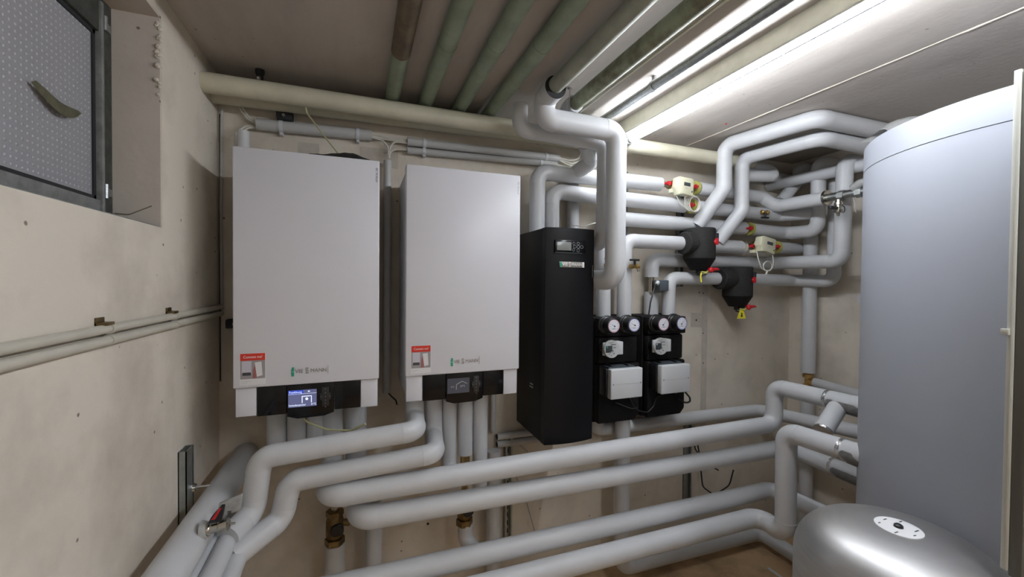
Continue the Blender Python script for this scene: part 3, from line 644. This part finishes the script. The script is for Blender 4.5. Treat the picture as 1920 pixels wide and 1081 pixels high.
def pump_group(label, x, screen, tilt, needle):
    t = thing('pump_group', label, 'pump', (x+.12,1.80,-.69))
    B().prism([(x-.004,-.69),(x+.215,-.69),(x+.245,-.66),(x+.245,-.172),(x-.004,-.172)],'y',1.745,1.905,.006).build('rear_shell','black_foam',t)
    B().box(x,x+.238,1.70,1.747,-.262,-.174,.006).build('gauge_cover','black_foam',t)
    B().box(x,x+.225,1.705,1.747,-.395,-.266,.01).build('pump_cover','black_foam',t)
    B().prism([(x+.0,-.685),(x+.21,-.685),(x+.236,-.655),(x+.236,-.40),(x+.0,-.40)],'y',1.70,1.747,.007).build('lower_cover','black_foam',t)
    gauge(t,x+.038,-.204,'dial_red',needle); gauge(t,x+.152,-.203,'dial_blue',needle+4)
    px,pz = x+.040,-.3155
    hd = B().lathe((px,1.666,pz),(0,-1,0),[(0,.041),(.001,.0425),(.013,.0425),(.015,.041)],40).build('pump_head','plate_grey',t)
    B().lathe((px,1.706,pz),(0,-1,0),[(0,.037),(.0405,.037)],32).build('motor_housing','black_plastic',hd)
    B().box(px-.040,px-.018,1.664,1.674,pz-.031,pz+.031,.002).build('pump_bracket','light_plastic',hd)
    B().box(px-.036,px-.0,1.6495,1.652,pz-.015,pz+.0165,.0005).build('pump_display','lcd_dark',hd)
    B().lathe((px-.029,1.6497,pz+.0115),(0,-1,0),[(0,.0042),(.0006,.0035)],10).build('indicator_light','logo_green' if screen else 'plate_grey',hd)
    B().box(px-.008,px-.002,1.649,1.65,pz-.0135,pz-.0115).build('display_mark','logo_white',hd)
    pr = B()
    for (a,b_,c,d) in ((-.008,.020,.020,.0235),(.006,.022,.006,.0085),(-.02,-.002,.029,.031),(.0,.005,.031,.034),(.003,.006,-.012,-.004),(-.018,-.012,-.025,-.022),(.008,.013,-.023,-.018),(-.006,-.003,-.033,-.028)): pr.box(px+a,px+b_,1.6502,1.652,pz+c,pz+d)
    pr.build('plate_print','ink',hd)
    B().box(px+.015,px+.073,1.666,1.708,pz-.031,pz+.031,.003).build('terminal_box','light_plastic',t)
    bx0,bx1,bz0,bz1 = x+.011,x+.187,-.544,-.404
    B().box(bx0-.008,bx1-.012,1.643,1.702,bz0+.008,bz1-.002,.003).build('controller_base','black_plastic',t)
    cc = B().box(bx0,bx1,1.612,1.645,bz0,bz1,.005,3).build('controller_cover','light_plastic',t)
    B().box(bx0+.006,bx1-.006,1.6112,1.613,-.4745,-.4735).build('cover_groove','faint_ink',cc)
    for sx_ in (bx0+.012,bx1-.012): B().lathe((sx_,1.6125,-.474),(0,-1,0),[(0,.0035),(.0012,.003)],10).build('cover_screw','slate_plastic',cc)
    for q in (.03,.125): B().cyl((bx0+q,1.725,-.392),(bx0+q-.006,1.648,-.397),.005,seg=10).build('bracket_rod','black_plastic',t)
    B().box(bx0+.01,bx1-.02,1.648,1.70,-.405,-.400).build('bracket_plate','slate_plastic',t)
    B().lathe((x+.18,1.705,-.57),(0,-1,0),[(0,.006),(.007,.005)],8).build('cover_bolt','galvanised',t)
    B().lathe((x+.05,1.80,-.70),(0,0,1),[(0,.03),(.02,.03)],8).lathe((x+.2,1.80,-.705),(0,0,1),[(0,.03),(.02,.03)],8).build('union_nut','black_plastic',t)
    return t
g1 = pump_group('left black pump group, next to the black cabinet, with two round gauges',1.08,1,0,150)
g2 = pump_group('right black pump group, standing next to bare wall, with two round gauges',1.368,0,0,50)
B().sweep(dense([(1.24,1.66,-.55),(1.27,1.655,-.585),(1.275,1.655,-.61),(1.24,1.66,-.612),(1.17,1.69,-.585)],.02),.003,8).build('lead','cable_black',g1)
B().sweep(dense([(1.225,1.66,-.55),(1.25,1.66,-.60),(1.29,1.67,-.63),(1.345,1.67,-.645),(1.39,1.68,-.62),(1.41,1.69,-.58),(1.46,1.695,-.575)],.03),.003,8).build('lead','cable_black',g1)
B().sweep(dense([(1.275,1.66,-.50),(1.30,1.67,-.53),(1.345,1.72,-.56)],.03),.0022,8).build('lead','cable_grey',g1)
B().sweep(dense([(1.555,1.66,-.545),(1.60,1.66,-.59),(1.605,1.66,-.615),(1.585,1.675,-.62),(1.555,1.72,-.60)],.02),.0048,8).build('lead','cable_black',g2)

# ------------------------------------------------------------------ pipes below
rows_v = [(-.292,'first grey pipe from the left below the left boiler'),(-.225,'second grey pipe from the left below the left boiler'),(-.157,'third grey pipe from the left below the left boiler')]
for x,l in rows_v: run('insulated_pipe',l,[(x,1.75,-.43),(x,1.75,-.655)],.0335)
k3 = run('insulated_pipe','long pipe across the wall, uppermost of the four long ones',[(-.100,1.75,-.43),(-.10,1.75,-.728),(-.10,1.50,-.728),(2.0,1.50,-.718),(2.0,1.50,-.527),(1.99,1.05,-.513)],.0395,.054)
k4 = run('insulated_pipe','long pipe across the wall, second of the four from above',[(-.012,1.75,-.43),(-.010,1.75,-.824),(.0,1.50,-.824),(2.10,1.50,-.852),(2.10,1.062,-.866)],.0395,.054)
k5 = run('insulated_pipe','long pipe low across the wall, third of the four from above',[(-.45,1.50,-1.04),(1.99,1.50,-1.057),(1.99,1.066,-1.042)],.039,.054)
k6 = run('insulated_pipe','lowest long pipe across the wall, with the thick upright at its right end',[(-.45,1.42,-1.108),(1.80,1.42,-1.117),(1.778,1.27,-1.112),(1.772,1.27,-.652),(1.755,.955,-.636)],.0415,.056)
k1 = run('insulated_pipe','upper grey pipe looping left under the boilers then down to the left wall',[(.207,1.67,-.43),(.207,1.67,-.54),(.193,1.50,-.541),(-.296,1.50,-.568),(-.318,1.50,-.742),(-.362,1.405,-.758)],.0355,.045)
k2 = run('insulated_pipe','lower grey pipe looping left under the boilers then down to the left wall',[(.286,1.69,-.43),(.286,1.69,-.63),(.262,1.50,-.632),(-.212,1.50,-.658),(-.237,1.50,-.778),(-.348,1.385,-.808)],.0355,.045)
run('insulated_pipe','third pipe under the right boiler, bending behind the long pipes',[(.353,1.70,-.43),(.353,1.70,-.77),(.36,1.62,-.83)],.031,.05)
gp = run('insulated_pipe','fourth pipe under the right boiler, sleeve ending at a brass coupling',[(.423,1.70,-.43),(.423,1.70,-.735)],.031)
B().cyl((.423,1.70,-.73),(.423,1.70,-.775),.02).cyl((.423,1.70,-.77),(.445,1.80,-.95),.010).build('brass_coupling','brass',gp)
run('insulated_pipe','fifth pipe under the right boiler, nearest the black cabinet',[(.489,1.70,-.43),(.489,1.70,-.90)],.032)
run('insulated_pipe','shaded upright pipe near the wall left of the steel rail',[(.598,1.84,-.80),(.598,1.84,-1.555)],.033)
k8 = run('insulated_pipe','pipe from below the left pump group along the wall to the tank',[(1.15,1.80,-.66),(1.155,1.85,-.768),(2.33,1.85,-.785),(2.33,1.0,-.705)],.036,.05)
k9 = run('insulated_pipe','pipe dropping from the left pump group to run just above the floor',[(1.272,1.775,-.67),(1.276,1.775,-1.478),(2.26,1.775,-1.498),(2.26,1.01,-1.498)],.038,.054)
for p,c,r in ((k3,(1.990,1.236,-.519),.0395),(k6,(1.759,1.035,-.639),.0415),(k4,(2.10,1.277,-.859),.0395)):
    tape(p,c,(0,1,0),r)
    fl = B(); n=8; rws=[]
    for i in range(n+1):
        u=i/n; a0=math.radians(14-92*u)
        rws.append([fl.bm.verts.new((c[0]-math.cos(a0)*r*1.07, c[1]-.02-.13*v+.01*math.sin(u*7+v*3), c[2]+math.sin(a0)*r*(1.07+.10*v*u))) for v in (0,.35,.7,1-.3*abs(u-.5))])
    for a,c2 in zip(rws,rws[1:]):
        for k in range(3): fl.bm.faces.new((a[k],a[k+1],c2[k+1],c2[k]))
    bmesh.ops.solidify(fl.bm, geom=fl.bm.faces[:], thickness=.002); fl.build('loose_tape','grey_tape',p)
sb = thing('pipe_stub','slanted grey pipe stub with a foil-edged end hanging off the tank pipe','pipe end',(1.85,1.16,-.64))
B().cyl((1.975,1.185,-.535),(1.845,1.165,-.622),.0355).build('stub','insulation',sb)
B().cyl((1.850,1.166,-.6185),(1.842,1.1645,-.6245),.0362).build('foil_rim','foil',sb)
run('thin_pipe','thin pipe below the second long pipe, running forward by the tank',[(2.20,1.6,-.93),(2.20,1.0,-.915)],.014,m='pvc_grey')
# brass gas cocks near the wall
def gas_cock(label, x, y, z, lower):
    t = thing('gas_cock', label, 'valve', (x,y,z-.13))
    B().cyl((x,y,z+.22),(x,y,z+.02),.010).cyl((x,y,z+.06),(x,y,z+.02),.016).build('riser','nickel',t)
    b = B(); hexnut(b,(x,y,z+.015),(0,0,1),.034,.022); b.lathe((x,y,z+.005),(0,0,-1),[(0,.028),(.02,.034),(.075,.034),(.09,.028)],24); hexnut(b,(x,y,z-.10),(0,0,1),.038,.03); b.build('body','old_brass',t)
    B().lathe((x+.008,y-.024,z-.04),(.1,-1,0),[(0,.026),(.014,.026),(.018,.022)],20).build('dark_cap','black_plastic',t)
    B().cyl((x+.03,y,z-.03),(x+.058,y,z-.035),.014).build('side_plug','old_brass',t)
    return t
gas_cock('brass gas cock below the left end of the long pipes',-.093,1.80,-.96,0)
gas_cock('brass gas cock behind the long pipes, right of the window boiler',.447,1.80,-.985,1)
run('insulated_pipe','grey pipe standing below the left brass gas cock',[(-.092,1.80,-1.07),(-.092,1.80,-1.555)],.038)
run('insulated_pipe','grey pipe with forward-facing capped elbow below the middle brass gas cock',[(.452,1.80,-1.095),(.452,1.80,-1.165),(.50,1.72,-1.215)],.034,.05)
run('insulated_pipe','short grey upright between the two brass gas cocks',[(.058,1.82,-.93),(.058,1.82,-1.555)],.034)
for nm,l,x,z0,z1 in (('strut_rail','slotted steel rail on the wall below the black cabinet',.690,-1.35,-.76),('strut_rail','slotted steel rail low on the wall below the right pump group',1.815,-1.30,-.80),
                     ('strut_rail','slotted steel rail behind the pipes just right of the thick drop pipe',1.345,.15,.60),('strut_rail','slotted steel rail behind the upper dirt separator',1.735,-.02,.56)):
    t = thing(nm,l,'rail',(x,1.89,z0))
    B().box(x-.018,x-.015,1.88,D_,z0,z1).box(x+.015,x+.018,1.88,D_,z0,z1).box(x-.018,x+.018,1.905,D_,z0,z1).box(x-.018,x-.010,1.879,1.882,z0,z1).box(x+.010,x+.018,1.879,1.882,z0,z1).build('channel','strut_steel',t)
    sl = B(); z = z0+.02
    while z < z1-.02: sl.box(x-.005,x+.005,1.9035,1.9055,z,z+.022); z += .04
    sl.build('slots','dark_gap',t)
cable('wall_cable','black cables hanging beside the low rail under the right pump group',[(1.83,1.885,-.84),(1.86,1.88,-.98),(1.93,1.87,-1.07),(2.02,1.86,-1.12)],.004,'cable_black',.04)
cable('wall_cable','black cable loop drooping behind the lowest long pipes',[(1.84,1.87,-.84),(1.88,1.87,-1.0),(1.90,1.86,-1.20),(1.98,1.85,-1.26),(2.10,1.85,-1.22),(2.13,1.85,-1.13)],.004,'cable_black',.05)
cable('wall_cable','thin cable slanting off the steel rail below the black cabinet',[(.69,1.88,-.76),(.80,1.875,-.86),(.72,1.875,-.95),(.78,1.87,-1.09),(.84,1.87,-1.3)],.0035,'cable_grey',.03)
cable('earth_cable','yellow-green cable sagging from the left boiler console onto the pipe',[(-.205,1.60,-.44),(-.18,1.61,-.50),(-.11,1.60,-.535),(-.03,1.57,-.538),(.02,1.535,-.508)],.004,'cable_yellow',.04)
cable('earth_cable','yellow-green cable drooping between the long pipes below the left boiler',[(-.05,1.72,-.86),(-.01,1.72,-.88),(.06,1.72,-.88),(.14,1.72,-.83)],.004,'cable_yellow',.03)
cable('thin_wire','thin wire crossing the wall above the black cabinet',[(.93,1.70,.265),(.99,1.70,.262),(1.06,1.70,.285),(1.10,1.72,.33)],.0026,'cable_white',.03)

# pipes along the left wall
l1 = run('insulated_pipe','thick pipe running forward low along the left wall',[(-.425,1.90,-.70),(-.428,.2,-.703)],.046)
l2 = run('insulated_pipe','pipe running forward beside the thick left-wall pipe',[(-.404,1.60,-.778),(-.404,.2,-.782)],.026)
l3 = run('insulated_pipe','pipe fed by the upper looping pipe, running forward by the left wall',[(-.366,1.42,-.772),(-.352,.2,-.79)],.027)
l4 = run('insulated_pipe','pipe fed by the lower looping pipe, running forward by the left wall',[(-.336,1.41,-.812),(-.30,.2,-.835)],.027)
t = thing('ball_valve','brass ball valve with a red lever on the thick left-wall pipe','valve',(-.36,1.31,-.70))
c = Vector((-.372,1.30,-.668)); ax = Vector((.92,-.05,.10)).normalized()
b = B().lathe(c-ax*.01,ax,[(0,.016),(.006,.016),(.010,.013),(.028,.0135),(.03,.016),(.034,.017),(.05,.017),(.053,.012),(.056,.004),(.066,.003)],18); b.build('body','nickel',t)
B().lathe(c-ax*.02,ax,[(0,.026),(.012,.020)],18).build('mount_boss','grey_tape',t)
B().cyl(c+ax*.02,c+ax*.02+Vector((0,0,.02)),.007,seg=12).build('stem','nickel',t)
q = c+ax*.015+Vector((0,0,.022))
B().prism([(q.x-.020,q.z-.004),(q.x+.012,q.z-.004),(q.x+.018,q.z+.036),(q.x+.010,q.z+.037),(q.x-.012,q.z+.012)],'y',q.y-.012,q.y+.004,.002).build('lever','black_plastic',t)
B().prism([(q.x-.012,q.z+.006),(q.x-.002,q.z+.006),(q.x+.013,q.z+.034),(q.x+.007,q.z+.034)],'y',q.y-.0135,q.y-.011,.001).build('lever_sleeve','red_plastic',t)
t = thing('pipe_bracket','grey plastic tag sticking out behind the red-levered ball valve','tag',(-.33,1.38,-.66))
B().prism([(-.375,-.640),(-.318,-.622),(-.322,-.668),(-.345,-.672),(-.345,-.664),(-.356,-.664),(-.356,-.676),(-.376,-.672)],'y',1.375,1.385,.001).build('plate','grey_tape',t)
t = thing('wall_rail','short steel channel on the left wall carrying the thick pipe','rail',(-.505,1.545,-.86))
B().box(L_,L_+.003,1.515,1.575,-.86,-.528).box(L_,L_+.022,1.515,1.518,-.86,-.528).box(L_,L_+.022,1.572,1.575,-.86,-.528).box(L_+.019,L_+.022,1.515,1.562,-.86,-.528).build('channel','strut_steel',t)
B().cyl((L_+.01,1.57,-.665),(-.43,1.57,-.665),.005,seg=10).lathe((L_+.022,1.57,-.665),(1,0,0),[(0,.014),(.006,.012)],12).build('threaded_rod','chrome',t)

# cream conduits on the left wall
for k,(z,l) in enumerate(((-.108,'upper cream conduit clipped along the left wall'),(-.133,'lower cream conduit clipped along the left wall'))):
    tag(B().cyl((-.506,-1.5,z),(-.506,1.89,z),.0098+.0006*k,seg=18).build('wall_conduit','pvc_cream',origin=(-.506,.2,z)),l,'conduit')
for y,l in ((1.128,'conduit clip on the left wall, nearer the window'),(1.463,'conduit clip on the left wall, nearer the corner')):
    t = thing('conduit_clip',l,'clip',(-.506,y,-.146))
    for z in (-.108,-.133): B().ring((-.506,y,z),(0,1,0),.0104,.0122,.012,20).build('clip_band','pvc_cream',t)
    B().box(L_,-.497,y-.026,y+.004,-.1,-.093,.001).box(L_,L_+.004,y-.026,y+.004,-.1,-.083,.001).build('clip_foot','old_brass',t)
cable('corner_cable','pale cable running up the corner beside the left boiler',[(-.505,1.897,-.10),(-.507,1.897,.3),(-.503,1.895,.62),(-.50,1.89,.66)],.005,'cable_grey',.05)
cable('corner_cable','thin dark cable running up the corner beside the left boiler',[(-.512,1.903,-.4),(-.513,1.903,.2),(-.51,1.90,.64)],.0025,'cable_black',.05)
t = thing('pipe_clamp','dark pipe clamp with a bolt beside the left boiler','clamp',(-.46,1.87,-.19))
B().box(-.485,-.43,1.86,1.905,-.19,-.155,.004).build('clamp_body','dark_gap',t); B().cyl((-.452,1.862,-.172),(-.452,1.845,-.172),.006,seg=8).build('bolt','galvanised',t)
t = thing('pipe_clamp','black pipe clamp between cream pipe and wall above the left boiler','clamp',(-.28,1.87,.62))
B().box(-.31,-.255,1.85,1.905,.635,.68,.004).build('clamp_body','dark_gap',t); B().cyl((-.283,1.85,.648),(-.283,1.838,.648),.006,seg=8).build('bolt','galvanised',t)
t = thing('ceiling_anchor','round black ceiling bracket with a bright bolt above the cream pipe','bracket',(-.355,1.80,.72))
B().lathe((-.355,1.80,ZC),(0,0,-1),[(0,.016),(.012,.016),(.02,.012),(.05,.011)],18).build('bracket','dark_gap',t); B().lathe((-.355,1.782,.752),(0,-1,-.3),[(0,.008),(.008,.007),(.012,.003)],10).build('bolt','chrome',t)
# trunking tubes with cables on the back wall
def trunk(label, xa, xb, za, zb, r, clips):
    t = thing('cable_tube', label, 'conduit', ((xa+xb)/2,1.885,min(za,zb)-r))
    B().sweep([(xa,1.884,za),(xb,1.884,zb)],r,20).build('tube','pvc_grey',t)
    for c in clips:
        x=xa+(xb-xa)*c; z=za+(zb-za)*c; B().ring((x,1.884,z),(1,0,0),r*.98,r*1.12,.014,18).box(x-.006,x+.006,1.88,D_,z-r*1.5,z-r*.9,.001).build('clip','light_plastic',t)
trunk('thick grey cable tube high on the wall above the left boiler',-.383,.047,.613,.624,.0225,(.2,.87))
trunk('upper of two grey cable tubes above the right boiler',.197,.948,.618,.625,.0185,(.1,.9))
trunk('lower of two grey cable tubes above the right boiler',.197,.934,.579,.594,.0145,(.1,.88))
def bundle(label, paths, rb=.03, m='cable_white', r=.0042):
    t = thing('cable_bundle', label, 'cables', paths[0][0])
    for p in paths: B().sweep(dense(p,rb),r,8).build('strand',m,t)
bundle('pale cables leaving the left end of the thick tube',[[(-.38,1.884,.62),(-.41,1.884,.635),(-.44,1.886,.69)],[(-.38,1.884,.612),(-.415,1.884,.63),(-.455,1.886,.69)],[(-.38,1.89,.605),(-.42,1.88,.60),(-.45,1.87,.565),(-.45,1.86,.50)],[(-.38,1.89,.60),(-.41,1.88,.595),(-.435,1.87,.565),(-.44,1.86,.50)]])
bundle('pale cables bridging the gap between the tubes above the boilers',[[(.04,1.884,.632),(.12,1.884,.625),(.20,1.884,.622)],[(.04,1.884,.622),(.12,1.884,.615),(.20,1.884,.618)],[(.04,1.88,.615),(.09,1.88,.61),(.115,1.875,.58),(.118,1.875,.53)],[(.20,1.88,.58),(.15,1.88,.578),(.122,1.875,.56),(.118,1.875,.53)],[(.20,1.88,.61),(.14,1.88,.61),(.122,1.875,.58),(.12,1.875,.53)]])
bundle('pale cables fanning out of the right ends of the two tubes',[[(.94,1.884,.63),(1.0,1.88,.62),(1.05,1.87,.63),(1.07,1.87,.67)],[(.94,1.884,.625),(1.02,1.88,.605),(1.08,1.87,.63),(1.08,1.87,.68)],[(.94,1.884,.62),(.99,1.88,.60),(1.06,1.87,.59)],[(.925,1.884,.594),(.98,1.88,.585),(1.05,1.87,.58)]])
t = run('cable_pipe','grey upright tube in the gap between the two boilers',[(.112,1.87,.52),(.112,1.87,-.49)],.0165,m='pvc_grey',cat='conduit')
B().sweep(dense([(.11,1.868,-.48),(.13,1.86,-.505),(.15,1.86,-.525),(.155,1.86,-.545)],.01),.0035,8).build('cable_end','cable_black',t)
run('flue_stub','short grey pipe stub behind the top left corner of the left boiler',[(-.414,1.82,.40),(-.414,1.82,.56)],.02,m='insulation',cat='pipe end')
run('wall_conduit','thin grey conduit dropping beside the black cabinet under the right boiler',[(.607,1.885,-.43),(.607,1.885,-.725)],.013,m='pvc_grey',cat='conduit')
for z,l in ((-.755,'upper open grey conduit behind the foot of the black cabinet'),(-.792,'lower open grey conduit behind the foot of the black cabinet')):
    t = run('wall_conduit',l,[(.628,1.885,z),(1.08,1.885,z)],.0165,m='pvc_grey',cat='conduit')
    B().lathe((.6275,1.885,z),(-1,0,0),[(0,.013),(.0012,.013)],18).build('open_end','dark_gap',t)
    B().ring((.70,1.885,z),(1,0,0),.0165,.019,.012).build('clip','pvc_grey',t)

# ------------------------------------------------------------------ storage tank
tx,ty,tr = 2.026,.559,.505
tk = thing('storage_tank','tall round storage tank in a smooth silver-blue jacket','tank',(tx,ty,ZF))
B().lathe((tx,ty,ZF),(0,0,1),[(0,tr-.03),(.06,tr-.03),(.062,tr),(.4105-ZF,tr)],128).build('jacket','tank_fabric',tk)
B().lathe((tx,ty,.4095),(0,0,1),[(0,tr-.004),(.004,tr-.004)],128).build('seam_gap','dark_gap',tk)
B().lathe((tx,ty,.4125),(0,0,1),[(0,tr-.02),(.0005,tr),(.084,tr),(.0875,tr-.003),(.0875,0)],128).build('lid_band','tank_fabric',tk)
b = B(); n=16; m_=7; rws=[]
for i in range(n+1):
    u=i/n; row=[]
    for j in range(m_+1):
        v=j/m_; hgt=.006+.05*math.sin(math.pi*v)*math.exp(-((u-.22)/.22)**2)+.008*math.sin(math.pi*v)
        row.append(b.bm.verts.new((1.665+.20*u+.02*math.sin(v*5), .90-.25*u-.10*(v-.5)+.01*math.sin(u*11), .50+hgt+random.uniform(-.003,.003))))
    rws.append(row)
for a,c in zip(rws,rws[1:]):
    for k in range(m_): b.bm.faces.new((a[k],a[k+1],c[k+1],c[k]))
bmesh.ops.solidify(b.bm, geom=b.bm.faces[:], thickness=.0015)
tag(b.build('plastic_bag','plastic_sheet'),'crumpled clear plastic bag lying on the tank lid','bag')

# ------------------------------------------------------------------ expansion vessel
vx,vy,vr,vz = 1.277,.622,.218,-.612
ev = thing('expansion_vessel','brushed steel pressure vessel with a domed top in front of the tank','vessel',(vx,vy,ZF))
prof=[(0,.15),(.12,.15),(.125,.2)]
prof+=[(.16,vr)]
top=vz-ZF
for i in range(15):
    a=i/14*math.pi/2; prof.append((top-.125+.125*math.sin(a)**1.0*1.0, (vr)*(math.cos(a)**.62 if i<14 else 0)))
B().lathe((vx,vy,ZF),(0,0,1),prof,96).build('shell','brushed_steel',ev,angle=60)
lb = B().lathe((vx,vy,vz-.004),(0,0,1),[(0,.047),(.0052,.047)],40).build('round_label','sticker_white',ev)
B().lathe((vx,vy,vz+.0005),(0,0,1),[(0,.010),(.006,.009),(.009,.005)],16).build('valve_cap','black_plastic',ev)
pr = B()
for a0,rr,w in ((20,.036,.010),(75,.034,.012),(130,.037,.008),(200,.035,.014),(260,.036,.009),(310,.034,.016)):
    a=math.radians(a0); x,y=vx+rr*math.cos(a),vy+rr*math.sin(a); pr.box(x-w/2,x+w/2,y-.0014,y+.0014,vz+.0012,vz+.0016)
pr.build('label_print','ink',lb)
t = thing('wire_bail','bright wire bail of a fitting on the floor beside the steel vessel','fitting',(1.62,1.12,ZF))
B().sweep(dense([(1.60,1.15,ZF+.01),(1.60,1.15,ZF+.10),(1.66,1.10,ZF+.14),(1.70,1.05,ZF+.05)],.03),.005,10).build('bail','chrome',t)
B().lathe((1.66,1.11,ZF),(0,0,1),[(0,.03),(.03,.03),(.035,.02),(.09,.018)],18).build('base','brass',t)
tag(B().box(2.098,2.116,1.52,1.60,ZF,ZF+.0015).build('floor_tape','sticker_white'),'short white strip of tape on the brown floor','tape')

# ------------------------------------------------------------------ cabinet door at the right edge
cd = thing('cabinet_door','open grey steel cabinet door seen edge-on at the right','door',(1.40,.43,-.61))
B().prism([(1.300,.449),(1.302,.456),(1.309,.452),(1.309,.4445),(1.302,.4445)],'z',-.61,.456,.001).build('door_edge','cabinet_paint',cd)
B().box(1.3035,1.50,.425,.4447,-.62,.45,.002).build('door_leaf','cabinet_dark',cd)
for y in (.430,.440): B().cyl((1.47,y,.44),(1.47,y,ZC),.004,seg=10).build('hanger_rod','galvanised',cd)
B().box(1.292,1.302,.45,.462,-.105,-.092,.001).build('hinge_tab','cabinet_paint',cd)
